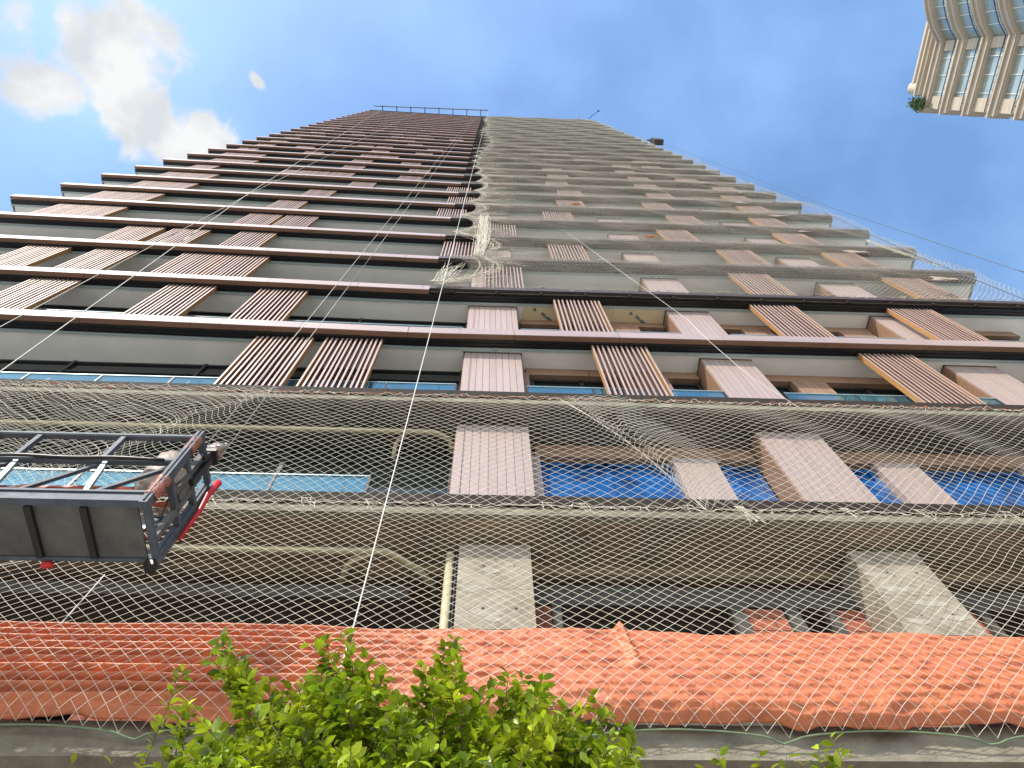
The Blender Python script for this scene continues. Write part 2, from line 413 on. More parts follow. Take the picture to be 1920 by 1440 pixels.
# ground storey behind the tarp: blockwork and dark openings
z1 = Zk(1) - .47
b = MB()
b.box(-16, 13, 5.9, 6.2, 5.6, z1 - .001); b.build('dark_room_wall', MT['body'], T)
def blocks(x0, x1, z0, ztop, y=5.34):
    b = MB(); zz = z0; r_ = 0
    while zz < ztop - .02:
        x = x0 - (.15 if r_ % 2 else 0)
        while x < x1:
            a = max(x, x0) + .006; c = min(x + .30, x1) - .006
            if c - a > .03: b.box(a, c, y, y + .12, zz + .006, min(zz + .19, ztop) - .006)
            x += .30
        zz += .19; r_ += 1
    o = b.build('block_wall', MT['brick'], T)
    b = MB(); b.box(x0, x1, y + .006, y + .114, z0, ztop); b.build('mortar_bed', MT['mortar'], o)
for a, c in ((-3.6, -.75), (.56, .80), (2.95, 3.40), (3.98, 4.5), (5.2, 5.6), (6.3, 9.0), (-9.5, -5)): blocks(a, c, 5.62, 7.86 if c - a < 1.5 else 7.1)
b = MB()
for a, c in ((.80, .9), (2.80, 2.945), (3.42, 3.56), (3.88, 3.975), (5.62, 5.72), (6.2, 6.295)): b.box(a, c, 5.30, 5.42, 5.62, 7.86)
b.box(.5, 9, 5.32, 5.5, 7.865, z1 - .21); b.box(-16, -.8, 5.36, 5.5, 7.98, z1 - .21); b.box(-16, -.8, 5.5, 5.8, 6.75, 6.95)
b.build('mortar_lintel', MT['mortar'], T)

# columns
def column(x0, x1, k, m, n, side=True):
    bt = k >= 3; z0 = Zk(k) - .0 if k else 5.62; ztop = Zk(k + 1) - (.37 if k >= 2 else .465)
    b = MB()
    if k == 0:
        hz = [5.62, 6.3, 7.02, 7.62, ztop]
        for i in range(4): b.box(x0, x1, 4.92, 5.6, hz[i] + .004, hz[i + 1] - .002)
        o = b.build('concrete_column', MT['concc'], T)
        b = MB()
        for i in range(4):
            for xx in (x0 + .28, x0 + .62):
                c_ = [(xx + .016 * math.cos(t * .785), 4.917, (hz[i] + hz[i + 1]) / 2 + .016 * math.sin(t * .785)) for t in range(8)]
                b.add(c_, [tuple(range(8))])
        b.build('tie_hole', MT['frame'], o)
        for i in range(5):
            b = MB()
            cx, cz = x0 + rnd.uniform(.1, x1 - x0 - .1), rnd.uniform(7.1, 8.1); L = rnd.uniform(.08, .2)
            c_ = [(min(max(cx + L * (1 + .3 * math.sin(3 * t)) * math.cos(t * .52), x0 + .01), x1 - .01), 4.9185 - i * .0006, cz + .045 * (1 + .4 * math.cos(5 * t)) * math.sin(t * .52)) for t in range(12)]
            b.add(c_, [tuple(range(12))]); b.build('lime_stain', MT['stain'], o)
        return
    s_ = (x1 - x0) / n; gap = .0035
    for i in range(n): b.box(x0 + i * s_ + gap, x0 + (i + 1) * s_ - gap, 4.91, 4.935, z0, ztop)
    b.box(x0 + .004, x1 - .004, 4.936, 5.2, z0, ztop - .002)
    o = b.build('clad_column', MT['clad'], T, bent=bt)
    b = MB(); 
    for xx in (x0 - .012, x1 - .008): b.box(xx, xx + .02, 4.94, 5.33, z0, ztop - .001)
    b.build('side_cladding', MT['wood'], o, bent=bt)
    b = MB(); b.box(x0 - .02, x1 + .02, 4.90, 5.34, ztop - .03, ztop + .004); b.build('top_flashing', MT['lip'], o, bent=bt)
for k in range(1, 12):
    for a, c in ((-.41, .69), (4.25, 5.25), (9.2, 10.25)):
        column(a, c, k, MT['clad'], 9)
column(-.24, .57, 0, MT['concc'], 1); column(4.30, 5.12, 0, MT['concc'], 1); column(9.2, 10.0, 0, MT['concc'], 1)

# glass balustrades
def balustrade(k, x0, x1, step=1.25, y=4.80):
    b = MB(); z0 = Zk(k) + .02; zt = Zk(k) + 1.03; n = max(1, round((x1 - x0) / step)); s_ = (x1 - x0) / n
    for i in range(n): b.box(x0 + i * s_ + .02, x0 + (i + 1) * s_ - .02, y, y + .012, z0, zt)
    o = b.build('balustrade', MT['rail'], T, bent=k >= 3)
    b = MB(); b.box(x0, x1, y - .012, y + .024, zt + .003, zt + .028, nx=4)
    for i in range(n + 1): b.box(x0 + i * s_ - .016, x0 + i * s_ + .016, y - .01, y + .022, z0, zt + .0035, 1)
    b.build('rail_frame', [MT['railcap'], MT['frame']], o, bent=k >= 3)
balustrade(1, -9, -1.5, y=4.95)
for k in range(2, 9):
    balustrade(k, XL + .3, -.5, y=4.895)
    balustrade(k, .74, 4.2, y=4.90); balustrade(k, 5.3, 9.15, y=4.90); balustrade(k, 10.3, 13.3, y=4.90)

# sliding slatted shutters: one mesh, many copies
SH = {2: [-4.42, -3.1, 2.04, 7.37], 3: [-10.39, -7.35, -5.26, 1.53, 6.2, 9.53], 4: [-12.24, -10.47, -8.18, -7.02, -.2, 6.64, 10.97],
 5: [-11.05, -9.67, -7.66, -1.4, 1.84, 7.2, 10.59], 6: [-14.74, -13.59, -8.31, -7.06, -.19, 5.94, 10.13], 7: [-14.78, -13.62, -8.17, -2.0, 2.07, 6.96, 10.29],
 8: [-14.64, -13.48, -7.68, -1.77, 2.87, 6.59, 10.78], 9: [-14.84, -13.69, -6.43, -1.99, 3.14, 7.4, 11.0], 10: [-14.73, -10.34, -9.17, -7.97, -4.58, 2.82, 7.41, 11.44],
 11: [-14.87, -13.7, -7.94, -4.4, 3.13, 7.59, 10.26], 12: [-15.34, -14.18, -8.0, -5.19, 3.06, 7.38], 13: [-15.51, -11.49, -8.05, -6.86, 7.7, 9.58],
 14: [-15.3, -12.76, -7.86, -4.97, 5.63, 9.55], 15: [-15.3, -9.32, -8.0, -4.47, 2.85, 4.41], 16: [-15.2, -11.38, -1.35, -6.2], 17: [-15.2, -14.0, -8.28, -7.09]}
for k in range(18, 31):
    l = [-15.2 + rnd.uniform(0, .8), rnd.uniform(-12.5, -10.5)]
    x = rnd.uniform(-9.5, -8)
    for _ in range(rnd.choice([2, 3, 4])): l.append(x); x += rnd.choice([1.17, 1.17, 2.4])
    if rnd.random() < .4: l.append(rnd.uniform(-4, -2.6))
    SH[k] = l
SW = 1.14; SHt = H - .37
b = MB(); ns = 12; pit = SW / ns
sj = [rnd.uniform(-.012, .012) for _ in range(ns)]; sj[0] = sj[-1] = 0
for i in range(ns):
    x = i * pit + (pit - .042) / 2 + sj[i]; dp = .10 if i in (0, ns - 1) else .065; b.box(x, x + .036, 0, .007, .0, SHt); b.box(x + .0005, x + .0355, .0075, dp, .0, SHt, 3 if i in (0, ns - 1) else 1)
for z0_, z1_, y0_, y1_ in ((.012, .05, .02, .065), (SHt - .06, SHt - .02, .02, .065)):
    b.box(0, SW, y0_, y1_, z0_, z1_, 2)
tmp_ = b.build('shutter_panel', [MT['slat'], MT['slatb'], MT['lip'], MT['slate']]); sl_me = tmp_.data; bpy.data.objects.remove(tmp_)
cnt = 0; rest = MB()
order = sorted((k, x) for k in SH for x in SH[k])
for k, x in order:
    xm = x + SW / 2; yb = 4.70 + (float(bend(np.array(xm))) if k >= 3 else 0)
    ang = 0 if k < 3 else (.0165 if xm < -1.4 else (-.005 if xm > -1 else 0))
    if cnt < 100:
        o = bpy.data.objects.new('shutter_panel', sl_me); COL.objects.link(o); o.parent = T
        o.matrix_basis = Matrix.Translation((x, yb, Zk(k) + .035)) @ Matrix.Rotation(ang, 4, 'Z')
        cnt += 1
    else:
        for i in range(ns):
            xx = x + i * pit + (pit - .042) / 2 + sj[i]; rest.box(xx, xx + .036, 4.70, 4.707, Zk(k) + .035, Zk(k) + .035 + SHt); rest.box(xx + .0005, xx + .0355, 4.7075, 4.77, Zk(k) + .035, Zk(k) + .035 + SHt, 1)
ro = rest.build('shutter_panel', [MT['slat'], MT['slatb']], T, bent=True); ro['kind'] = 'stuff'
ro['label'] = 'slatted shutters of the topmost storeys'

# plasterboard ceiling with print between the shutters of the fourth storey
zc = Zk(4) - .33 - .034
bo = []
for a, c in ((.86, 1.75), (1.76, 2.99), (3.0, 4.2)):
    b = MB(); b.box(a + .004, c - .004, 4.90, 5.30, zc - .012, zc, nx=2); o = b.build('plasterboard', MT['gyp'], T, bent=True); bo.append(o)
def print_text(body, size, loc, xdir, parent, name='printed_word'):
    cu = bpy.data.curves.new(name, 'FONT'); cu.body = body; cu.size = size; cu.extrude = .001; cu.offset = .004
    tmp = bpy.data.objects.new(name, cu); COL.objects.link(tmp); bpy.context.view_layer.update()
    dg = bpy.context.evaluated_depsgraph_get(); me = bpy.data.meshes.new_from_object(tmp.evaluated_get(dg))
    bpy.data.objects.remove(tmp)
    x = Vector(xdir).normalized(); n = Vector((0, 0, -1)); y = n.cross(x)
    mw = Matrix((x, y, n)).transposed().to_4x4(); mw.translation = Vector(loc)
    me.transform(mw); me.materials.clear(); me.materials.append(MT['ink'])
    o = bpy.data.objects.new(name, me); COL.objects.link(o); o.parent = parent; return o
def logo(cx, cy, r, parent):
    # a drop with a small cross in it
    b = MB(); z = zc - .0155
    pts = []
    for i in range(20):
        t = 2 * math.pi * i / 20; rr = r * (1.0 if abs(t - math.pi * .25) > .5 else 1.35)
        pts.append((cx + rr * math.cos(t), cy + rr * math.sin(t), z))
    b.add(pts, [tuple(range(20))[::-1]])
    o = b.build('printed_emblem', MT['ink'], parent)
    b = MB(); b.box(cx - r * .55, cx + r * .55, cy - r * .12, cy + r * .12, z - .003, z - .001); b.box(cx - r * .12, cx + r * .12, cy - r * .55, cy + r * .55, z - .004, z - .0015)
    b.build('emblem_cross', MT['gyp'], o)

# PVC drain pipes under the two lowest soffits
def pipe(pts, r=.045, name='drain_pipe'):
    b = MB(); P = []
    pts = [Vector(p) for p in pts]
    for i, p in enumerate(pts):
        if 0 < i < len(pts) - 1:
            a = (pts[i - 1] - p).normalized() * .1; c = (pts[i + 1] - p).normalized() * .1
            for t in (0, .25, .5, .75, 1): P.append((p + a) * (1 - t) ** 2 + p * 2 * t * (1 - t) + (p + c) * t * t)
        else: P.append(p)
    b.tube(P, r, 10)
    return b.build(name, MT['pipe'], T, smooth=True)
za = Zk(2) - .53
pipe([(-9, 5.03, za), (-.72, 5.03, za), (-.5, 5.16, za - .02), (-.47, 5.34, za - .1)])
pipe([(-1.15, 5.03, za + .01), (-1.35, 5.2, za - .02), (-1.36, 5.34, za - .3)], .035)
zb_ = Zk(1) - .53
pipe([(-9, 5.0, zb_), (-1.05, 5.0, zb_), (-.68, 5.25, zb_ - .03), (-.5, 5.5, zb_ - .04)])
pipe([(-1.2, 5.0, zb_), (-1.5, 5.12, zb_ - .05), (-1.6, 5.4, zb_ - .1)], .04)
pipe([(-.34, 5.0, 8.3), (-.34, 5.0, 5.7)], .05)
b = MB(); b.box(-.275, -.262, 4.95, 5.3, 5.65, 8.3); b.build('conduit_strip', MT['frame'], T)
b = MB(); b.box(-.2, .25, 4.87, 4.895, Zk(3) - .385, Zk(3) - .36); b.bar((.17, 4.86, Zk(3) - .37), (.2, 4.80, Zk(3) - .42), .03, .02); b.build('loose_bracket', MT['drip'], T)

T_inv = Matrix.Translation(-T.location)
for o in [c for c in COL.objects if c.parent is T]: o.matrix_parent_inverse = T_inv
# ceiling print (text needs final places)
print_text('glasroc', .14, (1.62, 5.25, zc - .0165), (-.75, -.62, 0), bo[0])
logo(1.13, 4.94, .036, bo[0])
print_text('glasroc', .14, (3.87, 5.25, zc - .0165), (-.75, -.60, 0), bo[2])
logo(3.42, 4.965, .036, bo[2])

# ================================================================ roof outriggers
zr = Zk(32) + .3
G = empty('roof_outrigger_frame', (-8, 4.5, zr), 'thin steel frame of outriggers along the left roof edge', 'scaffold frame')
xs = np.linspace(-14.7, -1.5, 8)
for i, x in enumerate(xs):
    b = MB(); yy = 3.72 + .0 * i; b.bar((x, 5.2, zr), (x, yy, zr + .1), .10, .10); b.build('outrigger', MT['frame'], G)
b = MB(); b.tube([(-15.9, 3.84, zr + .2), (-9, 3.82, zr + .15), (-.5, 3.80, zr + .2)], .06, 6); b.build('rail', MT['galv'], G)
keep(G)
for nm, x, lab in (('roof_mast', 15.6, ''),): pass
b = MB(); b.tube([(11.9, 4.4, zr), (12.1, 4.1, zr + 3.5)], .07, 6); b.tube([(13.2, 4.3, zr), (14.9, 3.4, zr + 3.6)], .05, 6); b.box(14.8, 15.05, 3.3, 3.5, zr + 3.5, zr + 3.7)
mo = b.build('roof_mast', MT['frame']); tag(mo, 'small dark mast with arm at the right end of the netted roof edge', 'mast')
# hoist box at the right edge
HB = empty('hoist_box', (14.6, 4.5, 67.5), 'dark box hanging off the right edge of the netted tower', 'hoist')
b = MB(); b.box(14.3, 15.1, 4.2, 4.7, 66.8, 68.6); b.build('box_body', MT['lip'], HB)
b = MB(); b.box(14.45, 14.8, 4.3, 4.6, 68.602, 69.2); b.tube([(14.4, 4.4, 68.4), (13.9, 4.4, 68.2)], .08, 6); b.build('winch', MT['galv'], HB)
keep(HB)
# wires from it
def rope(name, pts, r, m, label, cat='rope', sag=0.0, n=24, group=None):
    P = []
    pts = [Vector(p) for p in pts]
    for i in range(len(pts) - 1):
        for t in np.linspace(0, 1, n, endpoint=(i == len(pts) - 2)):
            p = pts[i].lerp(pts[i + 1], t); p.z -= sag * 4 * t * (1 - t); P.append(p)
    b = MB(); b.tube(P, r, 6); o = b.build(name, m, smooth=True); return tag(o, label, cat, group)
def at(u, v, Y):
    d = ray(u, v); t = Y / d.y; return Vector((0, 0, 1.6)) + d * t
rope('stay_wire', [(15.0, 4.5, 68.0), at(1570, 393, 4.3), at(1925, 512, 4.0)], .012, MT['dwire'], 'upper dark wire crossing the blue sky right of the tower', 'wire', group='wires in the sky')
rope('stay_wire', [at(1545, 398, 4.3), at(1720, 480, 4.3), at(1930, 565, 4.1)], .012, MT['dwire'], 'lower dark wire running close along the netted right edge', 'wire', group='wires in the sky')
# suspension ropes
rope('rope', [(-.99, 3.92, 5.2), (-.97, 3.95, 5.99), (-.55, 4.0, 104.6)], .0065, MT['rope'], 'thick white rope hanging down the middle of the facade', 'rope')
Jp = at(470, 360, 3.25)
rope('suspension_cable', [at(-60, 740, 3.0), Jp, (-14.5, 4.0, 104.5)], .006, MT['rope'], 'white cable crossing the lower left facade, topmost at the left roof corner', 'cable', group='suspension cables')
rope('suspension_cable', [at(-60, 645, 3.1), Jp + Vector((.03, .02, 0)), (-9.2, 4.0, 104.5)], .006, MT['wire'], 'thinner upper left cable meeting the white cable halfway', 'cable', group='suspension cables')
rope('suspension_cable', [(-2.5, 3.14, 7.42), (-1.95, 3.9, 104.5)], .005, MT['wire'], 'left one of the two thin cables above the platform end', 'cable', group='suspension cables')
rope('suspension_cable', [(-2.42, 3.3, 7.40), (-1.6, 3.9, 104.5)], .005, MT['wire'], 'right one of the two thin cables above the platform end', 'cable', group='suspension cables')

# ================================================================ safety nets
def lattice(x0, x1, z0, z1, a, c):
    nx = int((x1 - x0) / a) + 1; nz_ = int((z1 - z0) / c) + 1
    I, J = np.meshgrid(np.arange(nx), np.arange(nz_), indexing='ij')
    mk = ((I + J) % 2 == 0) & (J < nz_ - 1)
    i = I[mk]; j = J[mk]
    P = []; Q = []
    for s_ in (1, -1):
        k = (i + s_ >= 0) & (i + s_ < nx)
        P.append(np.stack([x0 + i[k] * a, z0 + j[k] * c], 1)); Q.append(np.stack([x0 + (i[k] + s_) * a, z0 + (j[k] + 1) * c], 1))
    return np.concatenate(P), np.concatenate(Q)
def net_object(name, x0, x1, z0, z1, a, c, fn, r, m, parent=None, bent=False, drop=0.0, keepfn=None):
    P, Q = lattice(x0, x1, z0, z1, a, c)
    if keepfn is not None:
        kk = keepfn(P[:, 0], P[:, 1]); P, Q = P[kk], Q[kk]
    if drop:
        kk = rng.random(len(P)) > drop; P, Q = P[kk], Q[kk]
    return segs_obj(name, fn(P[:, 0], P[:, 1]), fn(Q[:, 0], Q[:, 1]), r, m, parent, bent=bent)
def squiggle(x0, x1, y, z, amp, step, seed, loops=.25):
    # untidy tie cord running along a slab edge
    r_ = np.random.default_rng(seed); x = x0; pts = []
    while x < x1:
        pts.append((x, y + r_.normal(0, amp * .35), z + r_.normal(0, amp)))
        if r_.random() < loops:
            L = r_.uniform(.03, .12); an = r_.uniform(-2.6, -.5)
            pts.append((x + L * math.cos(an), y - .02, z + L * math.sin(an))); pts.append((x + .01, y, z))
        x += r_.uniform(.3, 1.2) * step
    pts = np.array(pts); return pts[:-1], pts[1:]
def nz_pair(x, z, amp, s1, seed): return amp * smooth_noise(x, z, s1, seed)

# upper podium net, k=1..2
zt, zb1 = Zk(2) - .27, Zk(1) - .26
def net_up(x, z):
    f = (z - zb1) / (zt - zb1)
    X = x + nz_pair(x, z, .02, .6, 3)
    Z = z + nz_pair(x, z, .018, .5, 4)
    # two gathered folds that run from the top edge down and outwards
    for xa, xb, k_, w_ in ((1.15, 2.62, .55, .34), (-3.1, -5.2, .35, .5)):
        xf = xa + (xb - xa) * (1 - f); d = X - xf
        X = X - k_ * np.tanh(d / w_) * np.exp(-(d / 1.5) ** 2) * .7
    bul = np.sin(np.pi * np.clip(f, 0, 1))
    Y = 4.50 - .06 * bul + nz_pair(x, z, .03, .9, 5) - .10 * bul * np.exp(-((x - 4.5) / 2.5) ** 2) + np.where(x > 2.2, .05 * np.sin(x * 3.1 + z * 2.2) * bul, 0)
    Z = Z - .10 * np.sin(np.pi * np.clip(f, 0, 1)) * np.clip((x - 2) / 3, 0, 1) * np.sin(x * 1.7)
    Z = Z - .12 * np.abs(np.sin(x * 3.0)) * np.clip(1 - f * 6, -.0, 1) * .4
    return np.stack([X, Y, Z], 1)
N1 = net_object('safety_net', -11, 11, zb1, zt, .075, .064, net_up, .0024, MT['net'], drop=.004)
tag(N1, 'cream knotted safety net over the blue film windows, gathered in folds', 'safety net', 'safety nets on the facade')
p, q = squiggle(-10, 10, 4.52, Zk(2) - .26, .028, .09, 1, .12); segs_obj('tie_cord', p, q, .006, MT['ocord'], N1)
p, q = squiggle(-10, 10, 4.51, Zk(2) - .28, .035, .08, 2, .3); segs_obj('tie_cord', p, q, .004, MT['net'], N1)
# overlapped second layer at the left behind the platform
def net_dbl(x, z):
    A = net_up(x, z); A[:, 1] -= .05; A[:, 0] += .05 + .10 * np.sin(z * 3 + x * 2.0) + .08 * smooth_noise(x, z, .3, 9); A[:, 2] += .06 * smooth_noise(x, z, .25, 10); return A
def keep_l(x, z):
    f = (z - zb1) / (zt - zb1); return (x < -5.2 + f * 2.0)
o = net_object('net_overlap', -11, -2.5, zb1 + .3, zt, .075, .064, net_dbl, .0022, MT['net2'], N1, keepfn=keep_l, drop=.02)
def keep_r(x, z):
    f = (z - zb1) / (zt - zb1); return (x > 2.7 - f * 1.45)
def net_dbl2(x, z):
    A = net_up(x, z); A[:, 1] -= .03; A[:, 0] += .03 + .05 * np.sin(z * 4); A[:, 2] += .05; return A
def keep_rr(x, z):
    f = (z - zb1) / (zt - zb1); return (x > 2.75 - f * 1.45) & (x < 3.5 - f * 1.2)
net_object('net_overlap', 1, 6, zb1, zt, .075, .064, net_dbl2, .0023, MT['net'], N1, keepfn=keep_rr)

# lower podium net, k=1 down over the tarp
zt2, zb2 = Zk(1) - .24, 5.46
def net_lo(x, z):
    f = (z - zb2) / (zt2 - zb2)
    X = x + nz_pair(x, z, .022, .7, 13); Z = z + nz_pair(x, z, .016, .6, 14)
    out_ = np.interp(f, [0, .025, .09, .2, .38, .55, 1], [4.47, 4.36, 4.275, 4.27, 4.32, 4.39, 4.52])
    Y = out_ + nz_pair(x, z, .022, .8, 15)
    scal = .11 * np.abs(np.sin((x - .73) * np.pi / 1.62)) ** .6
    Z = Z + np.clip(1 - f * 7, 0, 1) * (scal - .06)
    X = X + np.clip(1 - f * 5, 0, 1) * .05 * np.sin(x * 2.9)
    return np.stack([X, Y, Z], 1)
N2 = net_object('safety_net', -9, 9.5, zb2, zt2, .070, .058, net_lo, .0023, MT['net'], drop=.002)
tag(N2, 'cream safety net hanging below the first slab in front of the orange tarp', 'safety net', 'safety nets on the facade')
xs_ = np.linspace(-9, 9.3, 240); zz_ = 5.40 + .11 * np.abs(np.sin((xs_ - .73) * np.pi / 1.62)) ** .6
cp = np.stack([xs_, 4.50 + .05 * np.clip((5.45 - zz_) / .05, 0, 1), zz_], 1)
segs_obj('green_border_cord', cp[:-1], cp[1:], .008, MT['gcord'], N2, sides=5)
p, q = squiggle(-9, 9, 4.52, Zk(1) - .25, .022, .13, 5, .28); segs_obj('tie_cord', p, q, .004, MT['net'], N2)
p, q = squiggle(-9, 9, 4.51, Zk(1) - .27, .03, .16, 6, .2); segs_obj('tie_cord', p, q, .0035, MT['net2'], N2)
# frayed tassels
for ti, (tx, ns_) in enumerate(((3.0, 12), (4.25, 4), (5.15, 3), (.75, 2), (1.15, 3), (-1.3, 2), (-2.0, 3), (6.2, 3), (-3.1, 3), (2.4, 2))):
    P_ = []; Q_ = []; hx = tx; hz = Zk(1) - .26
    for s_ in range(ns_):
        x = tx + rnd.uniform(-.05, .05); z = hz; y = 4.47; dx = rnd.uniform(.2, .7)
        for t in range(5 if tx == 3.0 else 3):
            nx_, nz_ = x + dx * .06 + rnd.uniform(-.02, .02), z - rnd.uniform(.04, .09)
            P_.append((x, y, z)); Q_.append((nx_, y - .01, nz_)); x, z = nx_, nz_
    P_.append((tx - .06, 4.47, hz)); Q_.append((tx + .06, 4.47, hz))
    segs_obj('loose_twine', P_, Q_, .004, MT['net'], N2)

# tower net over the right half, k=4..32, tied at every slab
def net_tw(x, z):
    kf = (z - (11.93 - 2 * H)) / H; fr = kf - np.floor(kf); k = np.floor(kf)
    s_ = np.sin(np.pi * fr)
    g = (.35 + .55 * (np.sin(k * 12.9898) * .5 + .5)) * s_ ** .7
    e0 = -.95 + .25 * np.sin(k * 7.1)
    xl = x - e0
    X = x + g * np.exp(-np.clip(xl, 0, None) / .55) * .9 + nz_pair(x, z, .03, .8, 23)
    # on the right edge the net pulls in here and there
    gr = (.6 * (np.sin(k * 5.3) * .5 + .5)) * s_
    X = X - gr * np.exp(-np.clip(13.6 - x, 0, None) / .8)
    Z = z + nz_pair(x, z, .03, .7, 24) + .05 * np.sin(x * 2.3 + k) * s_
    Y = 4.505 - .07 * s_ + nz_pair(x, z, .025, .9, 25) - .05 * s_ * np.sin(x * 1.3 + k * 2)
    return np.stack([X, Y, Z], 1)
def keep_tw(x, z):
    k = np.floor((z - (11.93 - 2 * H)) / H); e = -.95 + .25 * np.sin(k * 7.1)
    e = np.where(k == 4, -1.3, e); e = np.where(k == 5, -.45, e)
    return x > e
zA = Zk(4) - .05
N3 = net_object('safety_net', -1.4, 13.9, zA, Zk(15), .072, .068, net_tw, .0025, MT['net2'], bent=True, keepfn=keep_tw, drop=.004)
tag(N3, 'long weathered safety net draped over the right half of the tower', 'safety net', 'safety nets on the facade')
net_object('net_upper', -1.4, 13.9, Zk(15), Zk(32), .15, .14, net_tw, .0048, MT['net2'], N3, bent=True, keepfn=keep_tw)
# gathered left hem of the net: fans of twine drawn together at each tie point
P_ = []; Q_ = []
def strand(p0, p1, sagx, n=7, j=.02):
    pv_ = p0
    for t in range(1, n + 1):
        f = t / n; q = [p0[i] + (p1[i] - p0[i]) * f for i in range(3)]
        q[0] += sagx * math.sin(math.pi * f) + rnd.uniform(-j, j); q[2] += rnd.uniform(-j, j); q[1] += rnd.uniform(-j, j) * .6
        P_.append(tuple(pv_)); Q_.append(tuple(q)); pv_ = q
def tie_x(k): return (-1.3 if k == 4 else -.45 if k == 5 else -.95 + .25 * math.sin(k * 7.1)) + .12
for k in range(4, 31):
    g_ = .35 + .55 * (math.sin(k * 12.9898) * .5 + .5)
    for s_ in range(30 if k < 12 else 14):
        x0_ = tie_x(k) + rnd.uniform(-.08, .12); z0_ = Zk(k) - rnd.uniform(.0, .30)
        if s_ % 3 == 0: strand((x0_, 4.43, z0_), (tie_x(k + 1) + rnd.uniform(-.1, .15), 4.43, Zk(k + 1) - rnd.uniform(.05, .3)), g_ * rnd.uniform(.75, 1.25), 9, .035)
        elif s_ % 3 == 1: strand((x0_, 4.43, z0_), (x0_ + rnd.uniform(.5, 1.9), 4.42, z0_ + rnd.uniform(.15, 1.3)), -rnd.uniform(0, .15), 7)
        else:
            xu = tie_x(k + 1); strand((xu, 4.43, Zk(k + 1) - rnd.uniform(.05, .3)), (xu + rnd.uniform(.6, 1.9), 4.42, Zk(k + 1) - rnd.uniform(.5, 1.5)), -rnd.uniform(0, .15), 7)
for s_ in range(46):          # the untied bunch that hangs over three storeys
    x0_ = -.15 + rnd.uniform(-.16, .16); strand((x0_ - .12, 4.38, Zk(5) - .2 + rnd.uniform(-.3, .3)), (x0_ - .05, 4.38, Zk(7) + rnd.uniform(-1.2, .2)), rnd.uniform(-.05, .2), 16, .03)
for s_ in range(30):
    x0_ = -1.25 + rnd.uniform(-.12, .3); strand((x0_, 4.40, Zk(4) - .15), (x0_ + rnd.uniform(.1, .5), 4.38, Zk(4) + rnd.uniform(.5, 1.7)), rnd.uniform(-.1, .1), 7, .03)
segs_obj('gathered_hem', P_, Q_, .0045, MT['net2'], N3, bent=True)
P_ = []; Q_ = []
for k in range(4, 32):
    for s_ in range(2 if k < 12 else 1):
        p, q = squiggle(-1.2, 13.8, 4.49, Zk(k) - .10 - .06 * s_, .045, .10 if k < 12 else .25, 40 + k * 3 + s_, .35)
        P_.append(p); Q_.append(q)
segs_obj('tie_cord', np.concatenate(P_), np.concatenate(Q_), .0035, MT['net2'], N3, bent=True)
# twisted tail of net flying off the right edge
P_ = []; Q_ = []
ta, tb_ = at(1625, 452, 4.42), at(1768, 500, 4.42)
for s_ in range(14):
    pv_ = None
    for t in np.linspace(0, rnd.uniform(.75, 1), 16):
        p = ta.lerp(tb_, t) + Vector((rnd.uniform(-.06, .06), rnd.uniform(-.04, .04), rnd.uniform(-.12, .12) * (1 - t * .6)))
        if pv_ is not None: P_.append(tuple(pv_)); Q_.append(tuple(p))
        pv_ = p
segs_obj('net_tail', P_, Q_, .006, MT['net2'], N3)

# scraps of bag caught on the net
def blob_mesh(name, c, r, m, parent, seed, sx=1, sz=1, sy=1, nu=18, nv=12, amp=.3):
    r_ = np.random.default_rng(seed); b = MB(); V = []; Fc = []
    ph = r_.uniform(0, 6.28, 6)
    for j in range(nv + 1):
        th = math.pi * j / nv
        for i in range(nu):
            a = 2 * math.pi * i / nu
            rr = r * (1 + amp * (math.sin(3 * a + ph[0] + 2 * th) * .4 + math.sin(5 * th + ph[1] + a) * .3 + math.sin(7 * a + ph[2]) * .2 + math.sin(9 * th + 4 * a + ph[3]) * .25))
            V.append((c[0] + sx * rr * math.sin(th) * math.cos(a), c[1] + sy * rr * math.sin(th) * math.sin(a), c[2] + sz * rr * math.cos(th)))
    for j in range(nv):
        for i in range(nu):
            l = (i + 1) % nu; Fc.append((j * nu + i, j * nu + l, (j + 1) * nu + l, (j + 1) * nu + i))
    b.add(V, Fc); return b.build(name, m, parent, smooth=True)
for x, k, s_ in ((11.9, 4, .22), (11.0, 5, .2), (10.7, 6, .12), (11.0, 7, .18), (10.6, 8, .18), (11.6, 9, .1), (10.7, 10, .16)):
    blob_mesh('plastic_scrap', (x, 4.36 - x * .005, Zk(k) + 1.3), s_, MT['bag'], N3, int(x * 10), sx=1.6, sy=.12, sz=.6, amp=.9)
for x, k in ((3.4, 8), (5.2, 6)):
    blob_mesh('orange_tangle', (x, 4.40, Zk(k)), .075, MT['ocord'], N3, int(x * 10), sx=2.2, sy=.3, sz=.8, amp=1.2)

# ================================================================ orange tarp around the first slab
nxt, nzt = 1100, 120
U, W = np.meshgrid(np.linspace(-10, 10, nxt), np.linspace(0, 1, nzt), indexing='ij')
top = 6.585 + .012 * np.sin(U * 2.3) + .025 * np.abs(np.sin(U * 1.1 + .5)) + .006 * np.sin(U * 5.1)
bot = 5.56 + .022 * np.sin(U * 1.3 + 1) + .02 * np.sin(U * 3.7)
Zt = top + (bot - top) * W
prof = np.interp(W, [0, .05, .3, .6, .86, .95, 1.0], [4.53, 4.50, 4.44, 4.385, 4.365, 4.40, 4.49])
ph = (Zt - 5.3) / .098 * 2 * np.pi
ridge = np.sin(ph + .35 * np.sin(U * 1.1))
ridge = np.sign(ridge) * np.abs(ridge) ** .75
left = 1 / (1 + np.exp((U + 1.3) / .4))
def sn(x, z, s_, sd): return smooth_noise(x, z, s_, sd)
from mathutils import noise as mnoise
cr = np.empty_like(U)
